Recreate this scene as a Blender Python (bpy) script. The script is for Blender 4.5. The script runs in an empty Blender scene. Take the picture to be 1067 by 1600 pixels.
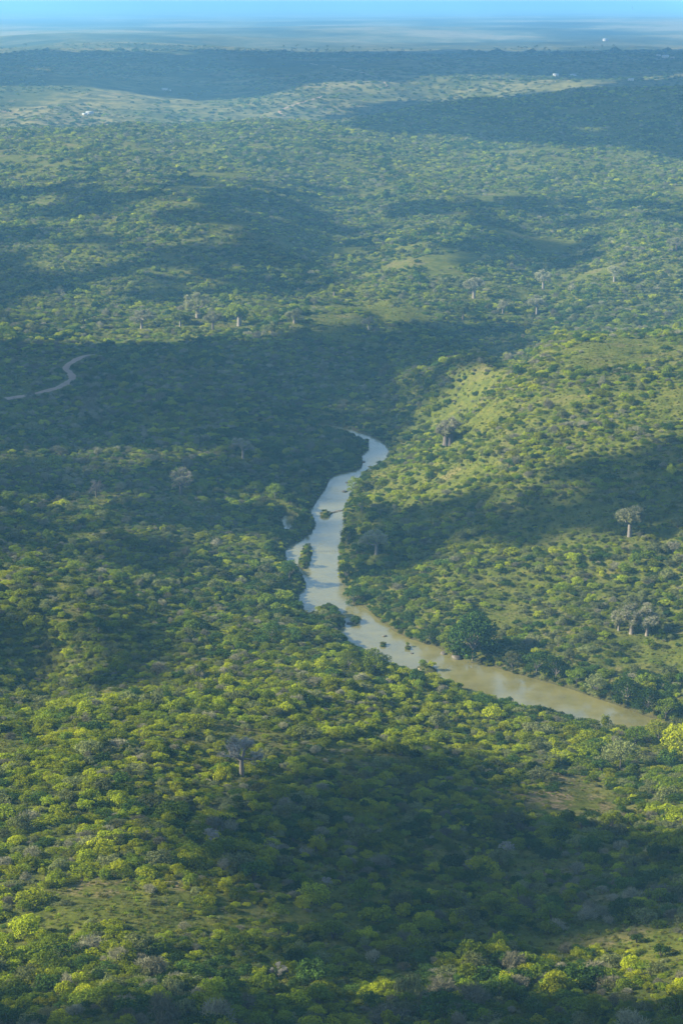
import bpy, math, random
import numpy as np
R = math.radians
rng = np.random.default_rng(11)
random.seed(5)
S = bpy.context.scene
C = S.collection

# ------------------------------------------------------------------ camera, light, exposure
CAMZ, PITCH, F = 350.0, R(14.37), 3111.0        # eye height above the river, downward pitch, focal length in px of a 1067x1600 frame
cam = bpy.data.cameras.new('camera'); cam.sensor_fit = 'VERTICAL'; cam.sensor_height = 36; cam.sensor_width = 36; cam.lens = 70
cam.clip_start = 1; cam.clip_end = 300000
co = bpy.data.objects.new('camera', cam); C.objects.link(co); S.camera = co
co.location = (0, 0, CAMZ); co.rotation_euler = (math.pi/2-PITCH, 0, 0)

SUN_EL, SUN_AZ = R(28), R(-3)                   # low sun from the left, a little ahead of the viewer
SUNV = np.array([-math.cos(SUN_EL)*math.cos(SUN_AZ), math.cos(SUN_EL)*math.sin(SUN_AZ), math.sin(SUN_EL)])
w = bpy.data.worlds.new('World'); S.world = w; w.use_nodes = True
nt = w.node_tree; nt.nodes.clear()
sky = nt.nodes.new('ShaderNodeTexSky'); sky.sky_type = 'NISHITA'; sky.sun_disc = False
sky.sun_elevation = SUN_EL; sky.sun_rotation = math.atan2(SUNV[0], SUNV[1]); sky.altitude = 400
sky.air_density = 1.0; sky.dust_density = 0.6; sky.ozone_density = 1.5
bg = nt.nodes.new('ShaderNodeBackground'); bg.inputs[1].default_value = 0.088
wo = nt.nodes.new('ShaderNodeOutputWorld')
nt.links.new(sky.outputs[0], bg.inputs[0]); nt.links.new(bg.outputs[0], wo.inputs[0])
sl = bpy.data.lights.new('sun', 'SUN'); sl.energy = 5.0; sl.angle = R(0.5); sl.color = (1.0, 0.88, 0.62)
so = bpy.data.objects.new('sun', sl); C.objects.link(so)
from mathutils import Vector, Matrix
so.rotation_euler = Vector(SUNV).to_track_quat('Z', 'Y').to_euler(); so.location = (-900, 300, 900)
vs = S.view_settings; vs.view_transform = 'Standard'; vs.look = 'None'; vs.gamma = 1; vs.use_curve_mapping = False
vs.exposure = 1.68
cy = S.cycles
cy.max_bounces = 4; cy.diffuse_bounces = 2; cy.glossy_bounces = 1; cy.transmission_bounces = 1; cy.volume_bounces = 0
cy.transparent_max_bounces = 4; cy.caustics_reflective = False; cy.caustics_refractive = False
cy.use_denoising = True; cy.denoising_prefilter = 'ACCURATE'; cy.use_adaptive_sampling = False
cy.sample_clamp_indirect = 4

HAZE_DENSITY = 0.000070
HAZE_COLOR = (0.22, 0.57, 1.0)

# ------------------------------------------------------------------ helpers
def tag(o, label=None, cat=None, group=None, kind=None):
    if label: o['label'] = label
    if cat: o['category'] = cat
    if group: o['group'] = group
    if kind: o['kind'] = kind
    return o

def mesh_np(name, V, quads=None, tris=None, mats=None, fm=None, smooth=False):
    me = bpy.data.meshes.new(name)
    V = np.asarray(V, dtype=np.float32)
    nq = 0 if quads is None else len(quads); ntr = 0 if tris is None else len(tris)
    me.vertices.add(len(V)); me.vertices.foreach_set('co', V.ravel())
    li = []
    if nq: li.append(np.asarray(quads, dtype=np.int32).ravel())
    if ntr: li.append(np.asarray(tris, dtype=np.int32).ravel())
    li = np.concatenate(li) if li else np.zeros(0, np.int32)
    me.loops.add(len(li)); me.loops.foreach_set('vertex_index', li)
    st = np.concatenate([np.arange(nq)*4, nq*4+np.arange(ntr)*3]).astype(np.int32)
    me.polygons.add(nq+ntr); me.polygons.foreach_set('loop_start', st)
    for m in mats or []: me.materials.append(m)
    if fm is not None: me.polygons.foreach_set('material_index', np.asarray(fm, dtype=np.int32))
    if smooth: me.polygons.foreach_set('use_smooth', np.ones(nq+ntr, dtype=bool))
    me.update(calc_edges=True); me.validate()
    return me

def link(name, me, parent=None, loc=None):
    o = bpy.data.objects.new(name, me); C.objects.link(o)
    if parent is not None: o.parent = parent
    if loc is not None: o.location = loc
    return o

def _h(ix, iy, s):
    n = (ix.astype(np.int64)*374761393 + iy.astype(np.int64)*668265263 + s*974634777) & 0xffffffff
    n = ((n ^ (n >> 13))*1274126177) & 0xffffffff
    return ((n ^ (n >> 16)) & 0xffff)/65535.0
def vnoise(x, y, s=0):                           # smooth value noise, 0..1
    x = np.asarray(x, float); y = np.asarray(y, float)
    ix = np.floor(x); iy = np.floor(y); fx = x-ix; fy = y-iy
    fx = fx*fx*fx*(fx*(fx*6-15)+10); fy = fy*fy*fy*(fy*(fy*6-15)+10)
    a = _h(ix, iy, s); b = _h(ix+1, iy, s); c = _h(ix, iy+1, s); d = _h(ix+1, iy+1, s)
    return (a*(1-fx)+b*fx)*(1-fy) + (c*(1-fx)+d*fx)*fy
def fbm(x, y, s=0, o=4):
    v = 0; a = 1; t = 0
    for k in range(o):
        v = v+a*vnoise(x*2**k+13.7*k, y*2**k-7.1*k, s+k); t += a; a *= .5
    return v/t
def sstep(x, a, b):
    t = np.clip((x-a)/(b-a), 0, 1); return t*t*(3-2*t)

def ang(v): return PITCH + np.arctan((np.asarray(v, float)-800)/F)
def world(u, v, z):                              # ground point of height z that shows at (u, v)
    Y = (CAMZ-z)/np.tan(ang(v)); d = Y*math.cos(PITCH)+(CAMZ-z)*math.sin(PITCH)
    return (u-533.5)/F*d, Y
def pix(X, Y, Z):
    d = Y*math.cos(PITCH)+(CAMZ-Z)*math.sin(PITCH)
    h = (CAMZ-Z)*math.cos(PITCH)-Y*math.sin(PITCH)
    return 533.5+F*X/d, 800+F*h/d

# ------------------------------------------------------------------ land form
vis = [  # (u, v, height) of ground that the photograph shows
 (0,1600,92),(533,1600,88),(1067,1600,84), (0,1500,84),(533,1500,74),(1067,1500,72), (0,1400,76),(533,1400,60),(1067,1400,56),
 (0,1300,68),(300,1300,62),(533,1300,50),(800,1300,38),(1067,1300,38), (0,1200,56),(300,1200,50),(533,1200,38),(700,1200,28),(850,1200,20),(1067,1200,20),
 (0,1130,46),(150,1105,42),(300,1110,40),(450,1100,30),(560,1090,20),(650,1100,12),(750,1120,9),(900,1150,9),(1067,1165,8),
 (100,1050,14),(250,1020,14),(0,1040,18),(420,1020,12),(40,925,34),(110,930,30),(190,950,22),(-200,925,36),(40,980,22),
 (100,880,17),(300,900,12),(420,930,6),(440,860,4),
 (0,800,20),(200,800,14),(350,800,8),(430,800,3),(0,700,22),(250,700,15),(420,700,7),(480,720,4),
 (0,600,28),(300,600,22),(480,610,14),(540,640,6),(0,530,34),(300,525,34),(600,520,24),(740,500,24),
 (0,500,36),(300,490,40),(450,482,43),(560,480,43),(620,488,36),(800,480,28),(900,490,27),(1067,478,28),
 # right bank hill
 (640,640,10),(620,720,10),(560,790,5),(580,900,6),(650,960,7),(800,1000,7),(930,1050,7),(1067,1080,8),
 (700,900,16),(850,900,20),(1067,950,18),(1067,850,36),(850,800,38),(700,760,26),(1067,750,58),(850,700,56),(700,690,36),
 (1067,650,80),(850,620,74),(740,600,60),(700,560,40),(760,548,56),(850,532,68),(950,525,74),(1067,516,82),(650,590,30),(1250,516,88),(1250,750,70),
 # far country
 (0,190,96),(150,184,98),(300,176,104),(0,143,138),(150,140,140),(300,160,112),(430,180,98),(400,150,124),(520,128,148),(600,122,152),(560,160,112),
 (690,150,116),(760,122,150),(860,116,158),(1000,126,150),(300,138,126),
 (0,110,150),(300,115,146),(533,108,158),(800,105,162),(1067,112,164),
 (0,92,160),(300,90,162),(533,90,162),(800,90,160),(1067,88,162),
 (0,62,140),(533,66,128),(0,50,120),(533,44,150),(300,50,135),(780,55,124),(930,42,150),(1040,37,166),(1200,38,166),(0,25,120),(533,25,120),(1067,22,130),(0,14,125),(1067,14,125)]
far = [  # (u, v, distance): slopes beyond the valley, a broad dome on the left with a lee side towards the middle, one ravine at right
 (0,462,2230),(130,468,2200),(300,466,2230),(450,455,2260),(560,458,2240),(650,445,2250),(740,445,2255),(850,448,2290),(1000,444,2240),(1250,444,2240),(-150,462,2230),
 (0,430,2340),(130,430,2300),(300,432,2290),(430,425,2330),(530,425,2380),(650,420,2300),(750,420,2310),(860,420,2400),(960,415,2320),(1067,415,2300),
 (0,400,2420),(130,402,2370),(300,400,2345),(430,396,2375),(530,395,2480),(640,395,2400),(750,395,2400),(880,398,2520),(970,392,2400),(1067,392,2400),
 (0,350,2620),(250,350,2500),(400,348,2530),(520,350,2730),(650,350,2640),(850,352,2690),(1067,350,2600),
 (0,300,2900),(250,300,2760),(380,298,2790),(500,300,2960),(650,300,2970),(850,300,2950),(1067,300,2900),
 (0,250,3250),(300,248,3190),(600,250,3280),(850,258,3180),(1067,262,3120),(-150,250,3250),(1250,262,3100),
 (0,203,3680),(200,194,3770),(400,188,3830),(560,184,3860),(650,205,3640),(760,215,3540),(900,228,3420),(1067,240,3320),
 (650,167,3900),(760,152,3980),(900,143,3960),(1067,136,3900),(1250,130,3900),(800,185,3740),(950,185,3660),(1067,185,3600)]
hid = [  # (u, distance, height) of ground hidden behind crests, and of the land outside the frame
 (0,4080,92),(200,4120,90),(400,4200,86),(560,4250,85),(760,4450,100),(1067,4600,110),(1300,4600,120),
 (300,2150,27),(450,2150,26),(100,2140,30),(560,2150,28),(0,11500,110),(533,11500,110),(1067,11500,115),(800,1700,24),
 (900,1960,22),(1067,2080,26),(760,1850,16),(150,930,24),(60,1000,12),(0,360,135),(533,360,135),(1067,360,132),(0,230,205),(533,230,205),(1067,230,205),
 (533,120,255),(0,120,255),(1067,120,255),(0,60000,120),(533,60000,120),(1067,60000,125)]
P = []
for u, v, z in vis:
    X, Y = world(u, v, z); P.append((X/Y, Y, z))
for u, v, Y in far:
    z = CAMZ-Y*math.tan(float(ang(v))); X, Y = world(u, v, z); P.append((X/Y, Y, z))
for u, Y, z in hid: P.append(((u-533.5)/F*1.02, Y, z))
for Y, z in ((400,120),(700,60),(1000,45),(1400,40),(1900,45),(2300,40),(2900,84),(3500,125),(4300,110),(6000,130),(9000,175),(14000,120),(40000,120)):
    for t in (-.5, -.3, .3, .5): P.append((t, Y, z))
P = np.array(P)
def ctl(t, Y): return np.stack([np.asarray(t)*8, np.log(np.asarray(Y))*2.2], -1)
CP = ctl(P[:, 0], P[:, 1])
def U(r2): return 0.5*r2*np.log(r2+1e-9)
def d2(a, b): return ((a[:, None, :]-b[None, :, :])**2).sum(-1)
n = len(P); K = U(d2(CP, CP))+np.eye(n)*0.004
Q = np.hstack([np.ones((n, 1)), CP]); A = np.zeros((n+3, n+3)); A[:n, :n] = K; A[:n, n:] = Q; A[n:, :n] = Q.T
W = np.linalg.solve(A, np.concatenate([P[:, 2], np.zeros(3)]))
def tps(t, Y):
    q = ctl(t, Y).reshape(-1, 2); out = np.empty(len(q))
    for i in range(0, len(q), 20000):
        b = q[i:i+20000]; out[i:i+20000] = U(d2(b, CP))@W[:n]+W[n]+b@W[n+1:]
    return out

# river outline on the water level
left_bank = [(470,668),(520,672),(550,678),(562,686),(576,690),(581,696),(580,704),(569,711),(572,722),(570,730),(560,735),(545,738),(527,742),(519,750),(516,760),
 (507,772),(500,783),(494,793),(487,799),(494,808),(498,820),(492,833),(478,841),(466,849),(452,856),(451,870),(456,884),(466,888),(476,896),(481,907),(483,918),
 (471,931),(474,946),(480,958),(492,968),(500,975),(520,985),(538,1000),(550,1012),(575,1028),(600,1042),(650,1058),(690,1070),(720,1080),(760,1094),(800,1105),(850,1118),(900,1130),(945,1142),(1000,1150),(1080,1152),(1250,1172)]
right_bank = [(1250,1152),(1080,1134),(1010,1120),(990,1112),(965,1102),(930,1091),(890,1076),(850,1065),(800,1051),(760,1038),(730,1028),(700,1020),(680,1010),(640,998),(615,986),(603,976),
 (590,966),(575,956),(560,946),(545,942),(539,930),(532,912),(527,900),(526,880),(527,860),(530,840),(535,825),(533,810),(535,795),(543,780),(548,765),(556,750),(563,740),(577,734),(590,726),(600,720),(605,706),(600,692),(585,684),(560,674),(520,664),(470,660)]
islands = [[(466,884),(470,866),(475,852),(484,852),(488,862),(486,874),(480,888),(472,890)],
           [(552,964),(560,964),(563,972),(556,976),(551,972)], [(594,1005),(602,1005),(603,1010),(595,1011)], [(632,1009),(641,1009),(642,1014),(633,1015)],
           [(500,801),(511,800),(520,802),(512,808),(502,809)], [(648,1043),(662,1040),(680,1044),(684,1052),(664,1052)],
           [(488,958),(505,950),(523,950),(530,962),(541,972),(530,984),(512,985),(498,975)]]
pool = [(439,811),(446,804),(457,805),(461,814),(455,826),(450,832),(443,824)]
def wp(poly): return np.array([world(u, v, 0.0) for u, v in poly])
left_bank = [(u-(5 if 690 < v < 965 else 0), v) for u, v in left_bank]; right_bank = [(u+(4 if 690 < v < 965 else 0), v) for u, v in right_bank]
RIV = wp(left_bank+right_bank); ISL = [wp(i) for i in islands]; POOL = wp(pool)
def inside(px, py, poly):
    r = np.zeros(px.shape, bool); m = len(poly)
    for i in range(m):
        x1, y1 = poly[i]; x2, y2 = poly[(i+1) % m]
        if y1 == y2: continue
        r ^= ((y1 > py) != (y2 > py)) & (px < (x2-x1)*(py-y1)/(y2-y1)+x1)
    return r
def pdist(px, py, poly):
    d = np.full(px.shape, 1e9); m = len(poly)
    for i in range(m):
        a = poly[i]; b = poly[(i+1) % m]; e = b-a; L = (e**2).sum()+1e-9
        t = np.clip(((px-a[0])*e[0]+(py-a[1])*e[1])/L, 0, 1)
        d = np.minimum(d, (px-a[0]-t*e[0])**2+(py-a[1]-t*e[1])**2)
    return np.sqrt(d)
def shore(px, py):                               # > 0 on land, metres from the water's edge; < 0 in the water
    px = np.asarray(px, float); py = np.asarray(py, float)
    out = np.full(px.shape, 1e3)
    m = (py > 820) & (py < 1850) & (px > -150) & (px < 420)
    x = px[m]; y = py[m]
    s = pdist(x, y, RIV)*np.where(inside(x, y, RIV), -1, 1)
    s = np.minimum(s, pdist(x, y, POOL)*np.where(inside(x, y, POOL), -1, 1))
    for I in ISL:
        s = np.maximum(s, -pdist(x, y, I)*np.where(inside(x, y, I), -1, 1))
    out[m] = s
    return out

tin = np.linspace(-.215, .215, 400); side = .215+(np.linspace(0, 1, 26)[1:]**1.6)*.75
TT = np.concatenate([-side[::-1], tin, side])
YY = np.concatenate([np.linspace(40, 430, 60)[:-1], np.arange(430, 1900, 2.7), np.exp(np.linspace(math.log(1900), math.log(4400), 190)), np.exp(np.linspace(math.log(4400), math.log(110000), 210))[1:]])
GT, GY = np.meshgrid(TT, YY)
ft = GT.ravel(); fy = GY.ravel(); fx = ft*fy
Z = tps(ft, np.maximum(fy, 60))
amp = np.interp(fy, [400, 1000, 1800, 2200, 2800, 4000, 6000, 9000, 12000, 30000, 110000], [2.5, 3, 2.5, 3.5, 4, 4, 24, 18, 26, 24, 0])
sc = np.interp(fy, [400, 1800, 3000, 6000, 12000, 60000], [90, 130, 230, 700, 1800, 7000])
# gullies: ridged noise in fixed octaves so the relief does not stretch with distance
Nn = 0; 
for L, lo, hi in ((110, 0, 2200), (260, 1500, 5000), (800, 4200, 12000), (2600, 8000, 90000)):
    wgt = sstep(fy, lo-200, lo+300)*(1-sstep(fy, hi*.8, hi*1.2))
    r = 1-np.abs(2*fbm(fx/L, fy/L, int(L), 4)-1)*2.0
    Nn = Nn+wgt*(r-.45)
Z = Z+amp*Nn+(fbm(fx/18, fy/18, 77, 3)-.5)*1.6*(fy < 4500)
Z = np.where(fy > 30000, np.minimum(Z, 150), Z)
sd = shore(fx, fy)
Z = np.where(fy < 430, np.minimum(Z, CAMZ-.575*fy-16), Z)      # the viewer's own hillside falls away below the line of sight
nearr = np.clip(sd, 0, None)
cap = 0.5+nearr*0.17+nearr**2*.0045+1.6*sstep(nearr, 0, 5)
low = np.minimum(np.maximum(Z, 1.2), cap)
bl_ = sstep(sd, 60, 120); Z = low*(1-bl_)+np.maximum(Z, 1.2)*bl_
Z = np.where(sd < 0, np.maximum(-2.5, sd*.5)-.15, np.where(sd < 1.5, np.minimum(Z, 0.25+sd*.5), Z))
GZ = Z.reshape(GT.shape)
def ground(X, Y):
    X = np.asarray(X, float); Y = np.asarray(Y, float); t = X/Y
    j = np.clip(np.searchsorted(TT, t)-1, 0, len(TT)-2); i = np.clip(np.searchsorted(YY, Y)-1, 0, len(YY)-2)
    a = np.clip((t-TT[j])/(TT[j+1]-TT[j]), 0, 1); b = np.clip((Y-YY[i])/(YY[i+1]-YY[i]), 0, 1)
    return (GZ[i, j]*(1-a)+GZ[i, j+1]*a)*(1-b)+(GZ[i+1, j]*(1-a)+GZ[i+1, j+1]*a)*b
# visibility of ground along each azimuth: slope of the sight line that clears everything nearer
SL = (GZ-CAMZ)/GY; HOR = np.maximum.accumulate(SL, axis=0)
def hidden_by(X, Y):                             # metres of height below the sight line
    t = X/Y; j = np.clip(np.searchsorted(TT, t)-1, 0, len(TT)-2); i = np.clip(np.searchsorted(YY, Y)-1, 0, len(YY)-2)
    return HOR[i, j]*Y+CAMZ-ground(X, Y)
VROW = pix(GT*GY, GY, GZ)[1]
def at(u, v):                                    # first ground point seen at pixel (u, v)
    t0 = (u-533.5)/F
    for _ in range(3):
        col = np.array([np.interp(t0, TT, GZ[i]) for i in range(0, len(YY))]) if _ == 0 else col
        vv = pix(t0*YY, YY, col)[1]
        k = np.nonzero(vv < v)[0]; k = k[0] if len(k) else len(YY)-1
        k = max(k, 1); f = (vv[k-1]-v)/(vv[k-1]-vv[k]+1e-9); Y = YY[k-1]+(YY[k]-YY[k-1])*min(max(f, 0), 1)
        z = np.interp(Y, YY, col); d = Y*math.cos(PITCH)+(CAMZ-z)*math.sin(PITCH)
        X = (u-533.5)/F*d
        if abs(X/Y-t0) < 1e-5: break
        t0 = X/Y; col = np.array([np.interp(t0, TT, GZ[i]) for i in range(len(YY))])
    return float(X), float(Y), float(ground(X, Y))

# ------------------------------------------------------------------ materials
def newmat(name):
    m = bpy.data.materials.new(name); m.use_nodes = True; m.node_tree.nodes.clear(); return m, m.node_tree
class N:
    def __init__(s, t): s.t = t
    def __call__(s, typ, ins=None, **kw):
        nd = s.t.nodes.new(typ)
        for k, v in kw.items(): setattr(nd, k, v)
        for k, v in (ins or {}).items():
            if isinstance(v, bpy.types.NodeSocket): s.t.links.new(v, nd.inputs[k])
            else: nd.inputs[k].default_value = v
        return nd
    def noise(s, vec, scale, detail=4, rough=.55):
        return s('ShaderNodeTexNoise', {'Vector': vec, 'Scale': scale, 'Detail': detail, 'Roughness': rough}).outputs[0]
    def ramp(s, fac, pts):
        r = s('ShaderNodeValToRGB', {0: fac}); e = r.color_ramp.elements
        while len(e) < len(pts): e.new(.5)
        for k, (p, c) in enumerate(pts):
            e[k].position = p; e[k].color = (*c, 1) if isinstance(c, tuple) else (c, c, c, 1)
        return r.outputs[0]
    def mix(s, f, a, b, mode='MIX'):
        m = s('ShaderNodeMix', data_type='RGBA', blend_type=mode)
        for k, v in ((0, f), (6, a), (7, b)):
            if isinstance(v, bpy.types.NodeSocket): s.t.links.new(v, m.inputs[k])
            else: m.inputs[k].default_value = v if not isinstance(v, tuple) or len(v) == 4 else (*v, 1)
        return m.outputs[2]

def leaf_mat(name, base, alt, trans=.42, var=.42):
    m, t = newmat(name); q = N(t)
    oi = q('ShaderNodeObjectInfo'); geo = q('ShaderNodeNewGeometry'); tc = q('ShaderNodeTexCoord')
    big = q.noise(oi.outputs['Location'], .012, 2)
    col = q.mix(q.ramp(big, [(.38, 0.), (.62, 1.)]), base, alt)
    col = q.mix(.55, col, q.mix(oi.outputs['Random'], base, alt))
    isl = geo.outputs['Random Per Island']
    v1 = q('ShaderNodeMath', {0: oi.outputs['Random'], 1: 7.31}, operation='MULTIPLY'); v1 = q('ShaderNodeMath', {0: v1.outputs[0]}, operation='FRACT')
    val = q('ShaderNodeMapRange', {0: v1.outputs[0], 3: 1-var, 4: 1+var*1.1}).outputs[0]
    v2 = q('ShaderNodeMapRange', {0: isl, 3: .65, 4: 1.35}).outputs[0]
    vv = q('ShaderNodeMath', {0: val, 1: v2}, operation='MULTIPLY').outputs[0]
    hs = q('ShaderNodeHueSaturation', {'Color': col, 'Value': vv})
    df = q('ShaderNodeBsdfDiffuse', {0: hs.outputs[0]}); tr = q('ShaderNodeBsdfTranslucent', {0: hs.outputs[0]})
    mx = q('ShaderNodeMixShader', {0: trans, 1: df.outputs[0], 2: tr.outputs[0]})
    q('ShaderNodeOutputMaterial', {0: mx.outputs[0]})
    return m
M = {}
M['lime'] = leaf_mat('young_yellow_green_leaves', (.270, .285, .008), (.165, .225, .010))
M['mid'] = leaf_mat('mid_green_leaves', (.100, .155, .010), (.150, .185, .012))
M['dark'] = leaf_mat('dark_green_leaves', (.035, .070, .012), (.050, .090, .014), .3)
M['olive'] = leaf_mat('grey_olive_leaves', (.150, .165, .065), (.125, .150, .045))
M['grey'] = leaf_mat('bare_grey_twigs', (.19, .18, .12), (.16, .165, .095), .15)
M['baobleaf'] = leaf_mat('sparse_baobab_leaves', (.24, .25, .10), (.20, .22, .10))
M['blue'] = leaf_mat('grey_green_succulent_stems', (.070, .100, .065), (.085, .11, .06), .05)
M['grasstuft'] = leaf_mat('grass_tufts', (.135, .140, .018), (.100, .105, .020))

def bark(name, a, b, s=2.):
    m, t = newmat(name); q = N(t); tc = q('ShaderNodeTexCoord')
    f = q.noise(tc.outputs['Object'], s, 5)
    c = q.ramp(f, [(.3, a), (.7, b)])
    bp = q('ShaderNodeBump', {'Height': f, 'Strength': .6, 'Distance': .1})
    p = q('ShaderNodeBsdfPrincipled', {'Base Color': c, 'Roughness': .85, 'Normal': bp.outputs[0]})
    q('ShaderNodeOutputMaterial', {0: p.outputs[0]}); return m
M['barkpale'] = bark('pale_baobab_bark', (.12, .10, .08), (.20, .175, .145))
M['twigpale'] = bark('pale_twigs', (.24, .23, .18), (.34, .32, .26))
M['barkgrey'] = bark('grey_baobab_bark', (.10, .09, .08), (.20, .18, .155))
M['barkdark'] = bark('dark_bark', (.05, .04, .035), (.10, .085, .07))
M['rock'] = bark('river_rock', (.035, .032, .028), (.12, .105, .085), .8)
M['sand'] = bark('river_sand', (.26, .21, .12), (.36, .30, .19), .5)
M['wall'] = bark('whitewashed_wall', (.35, .34, .32), (.5, .48, .46), .4)
M['tin'] = bark('tin_roof', (.26, .29, .33), (.36, .4, .44), .4)
M['thatch'] = bark('thatch_roof', (.16, .13, .08), (.24, .19, .12), .4)
M['bird'] = bark('bird_plumage', (.02, .02, .02), (.05, .045, .04), 5.)
M['earth'] = bark('track_earth', (.18, .12, .085), (.27, .19, .13), .12)

def ground_mat():
    m, t = newmat('savanna_ground'); q = N(t)
    geo = q('ShaderNodeNewGeometry'); pos = geo.outputs['Position']
    a = q.noise(pos, .030, 6, .6); b = q.noise(pos, .11, 5, .65); c = q.noise(pos, .45, 5, .7); big = q.noise(pos, .0022, 6, .6); mid = q.noise(pos, .008, 5, .6)
    grass = q.ramp(b, [(.30, (.040, .055, .010)), (.5, (.078, .092, .015)), (.68, (.120, .118, .024))])
    soil = q.ramp(c, [(.30, (.085, .055, .032)), (.5, (.150, .110, .062)), (.7, (.230, .180, .110))])
    f1 = q.ramp(a, [(.54, 0.), (.66, 1.)])
    bare = q('ShaderNodeAttribute', attribute_name='bare').outputs['Fac']
    f2 = q('ShaderNodeMath', {0: q('ShaderNodeMath', {0: f1, 1: .55}, operation='MULTIPLY').outputs[0], 1: bare}, operation='ADD', use_clamp=True).outputs[0]
    f2b = q('ShaderNodeMath', {0: f2, 1: q.ramp(c, [(.35, .35), (.6, 1.)])}, operation='MULTIPLY').outputs[0]
    near = q.mix(f2b, grass, soil)
    near = q.mix(q.ramp(c, [(.36, .75), (.52, 0.)]), near, (.040, .048, .014))
    near = q.mix(q('ShaderNodeAttribute', attribute_name='mud').outputs['Fac'], near, (.045, .042, .020))
    # far country: dry grass, scrub and bare fields, too far for single plants
    sx = q('ShaderNodeSeparateXYZ', {0: pos})
    scr = q.noise(pos, .020, 6, .75)
    farc = q.ramp(big, [(.36, (.035, .050, .020)), (.47, (.080, .090, .030)), (.53, (.140, .135, .052)), (.62, (.190, .170, .080)), (.70, (.06, .075, .03))])
    farc = q.mix(q.ramp(scr, [(.42, .85), (.56, 0.)]), farc, (.030, .042, .018))
    farc = q.mix(q.ramp(mid, [(.60, 0.), (.70, .5)]), farc, (.23, .17, .11))
    mv = q('ShaderNodeMapping', {0: pos, 'Scale': (1, .45, 1)}).outputs[0]
    plain = q.ramp(q.noise(mv, .00045, 7, .68), [(.40, (.018, .030, .016)), (.47, (.05, .062, .028)), (.52, (.11, .12, .06)), (.58, (.22, .20, .12)), (.64, (.05, .06, .03))])
    farc = q.mix(q('ShaderNodeMapRange', {0: sx.outputs[1], 1: 9800., 2: 12500.}).outputs[0], farc, plain)
    fy_ = q('ShaderNodeMapRange', {0: sx.outputs[1], 1: 3600., 2: 4400.}).outputs[0]
    col = q.mix(fy_, near, farc)
    h = q('ShaderNodeMath', {0: b, 1: c}, operation='ADD').outputs[0]
    bp = q('ShaderNodeBump', {'Height': h, 'Strength': .8, 'Distance': .8})
    d = q('ShaderNodeBsdfDiffuse', {'Color': col, 'Normal': bp.outputs[0]})
    q('ShaderNodeOutputMaterial', {0: d.outputs[0]}); return m
def water_mat():
    m, t = newmat('silty_river_water'); q = N(t)
    geo = q('ShaderNodeNewGeometry'); pos = geo.outputs['Position']
    mp = q('ShaderNodeMapping', {0: pos, 'Scale': (1, .6, 1)}).outputs[0]
    n1 = q.noise(mp, .9, 5, .6); n2 = q.noise(pos, .05, 4, .6)
    col = q.ramp(n2, [(.35, (.105, .100, .034)), (.6, (.145, .135, .046))])
    bp = q('ShaderNodeBump', {'Height': n1, 'Strength': .5, 'Distance': .14})
    ro = q.ramp(n2, [(.4, .08), (.62, .20)])
    p = q('ShaderNodeBsdfPrincipled', {'Base Color': col, 'Roughness': ro, 'IOR': 1.33, 'Specular IOR Level': .9, 'Normal': bp.outputs[0]})
    q('ShaderNodeOutputMaterial', {0: p.outputs[0]}); return m
M['ground'] = ground_mat(); M['water'] = water_mat()

# ------------------------------------------------------------------ ground and river
nr, nc = GT.shape
idx = np.arange(nr*nc).reshape(nr, nc)
quads = np.stack([idx[:-1, :-1], idx[:-1, 1:], idx[1:, 1:], idx[1:, :-1]], -1).reshape(-1, 4)
me = mesh_np('ground', np.stack([fx, fy, Z], 1), quads, mats=[M['ground']], smooth=True)
UU, VV = pix(fx, fy, Z)
def blob(u, v, cu, cv, ru, rv, ang_=0):
    a = R(ang_); du = u-cu; dv = v-cv
    x = du*math.cos(a)+dv*math.sin(a); y = -du*math.sin(a)+dv*math.cos(a)
    return np.exp(-((x/ru)**2+(y/rv)**2))
bare = (1.1*blob(UU, VV, 880, 1252, 70, 14, 6)+1.2*blob(UU, VV, 965, 1287, 50, 12, -12)+.9*blob(UU, VV, 850, 1300, 60, 14, 10)+.6*blob(UU, VV, 920, 1215, 90, 14)+.8*blob(UU, VV, 690, 977, 40, 8)+.5*blob(UU, VV, 410, 650, 60, 8, 12)
        +.5*blob(UU, VV, 150, 1380, 60, 25)+.7*blob(UU, VV, 300, 1300, 25, 8)+.5*blob(UU, VV, 90, 1155, 20, 6)+.5*blob(UU, VV, 215, 1228, 30, 8, -15)+.6*blob(UU, VV, 870, 1370, 70, 14)+.6*blob(UU, VV, 860, 1010, 22, 3)+.8*blob(UU, VV, 265, 1385, 25, 8)+.5*blob(UU, VV, 575, 670, 25, 5))
bare += .15*np.exp(-np.abs(sd-1.0)/1.4)*(sd > -1)*(sd < 8)*(fbm(fx/14, fy/14, 5, 2) > .5)
bare *= 3.2*sstep(fbm(fx/5, fy/5, 9, 4), .40, .62)*.62
at_ = me.attributes.new('bare', 'FLOAT', 'POINT'); at_.data.foreach_set('value', np.clip(bare, 0, 1.3).astype(np.float32))
mud = np.exp(-np.clip(sd, 0, None)/3.0)*(sd < 30)
at_ = me.attributes.new('mud', 'FLOAT', 'POINT'); at_.data.foreach_set('value', mud.astype(np.float32))
g = link('ground', me); tag(g, kind='structure')
wx = np.linspace(-140, 400, 55); wy = np.linspace(800, 1860, 107)
wX, wY = np.meshgrid(wx, wy); wi = np.arange(wX.size).reshape(wX.shape)
wq = np.stack([wi[:-1, :-1], wi[:-1, 1:], wi[1:, 1:], wi[1:, :-1]], -1).reshape(-1, 4)
ws = shore(wX.ravel(), wY.ravel())
keep = (ws[wq] < 14).any(1)                      # only the river's own bed carries water
wo_ = link('river_water', mesh_np('river_water', np.stack([wX.ravel(), wY.ravel(), np.zeros(wX.size)], 1), wq[keep], mats=[M['water']]))
tag(wo_, kind='structure')

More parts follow.
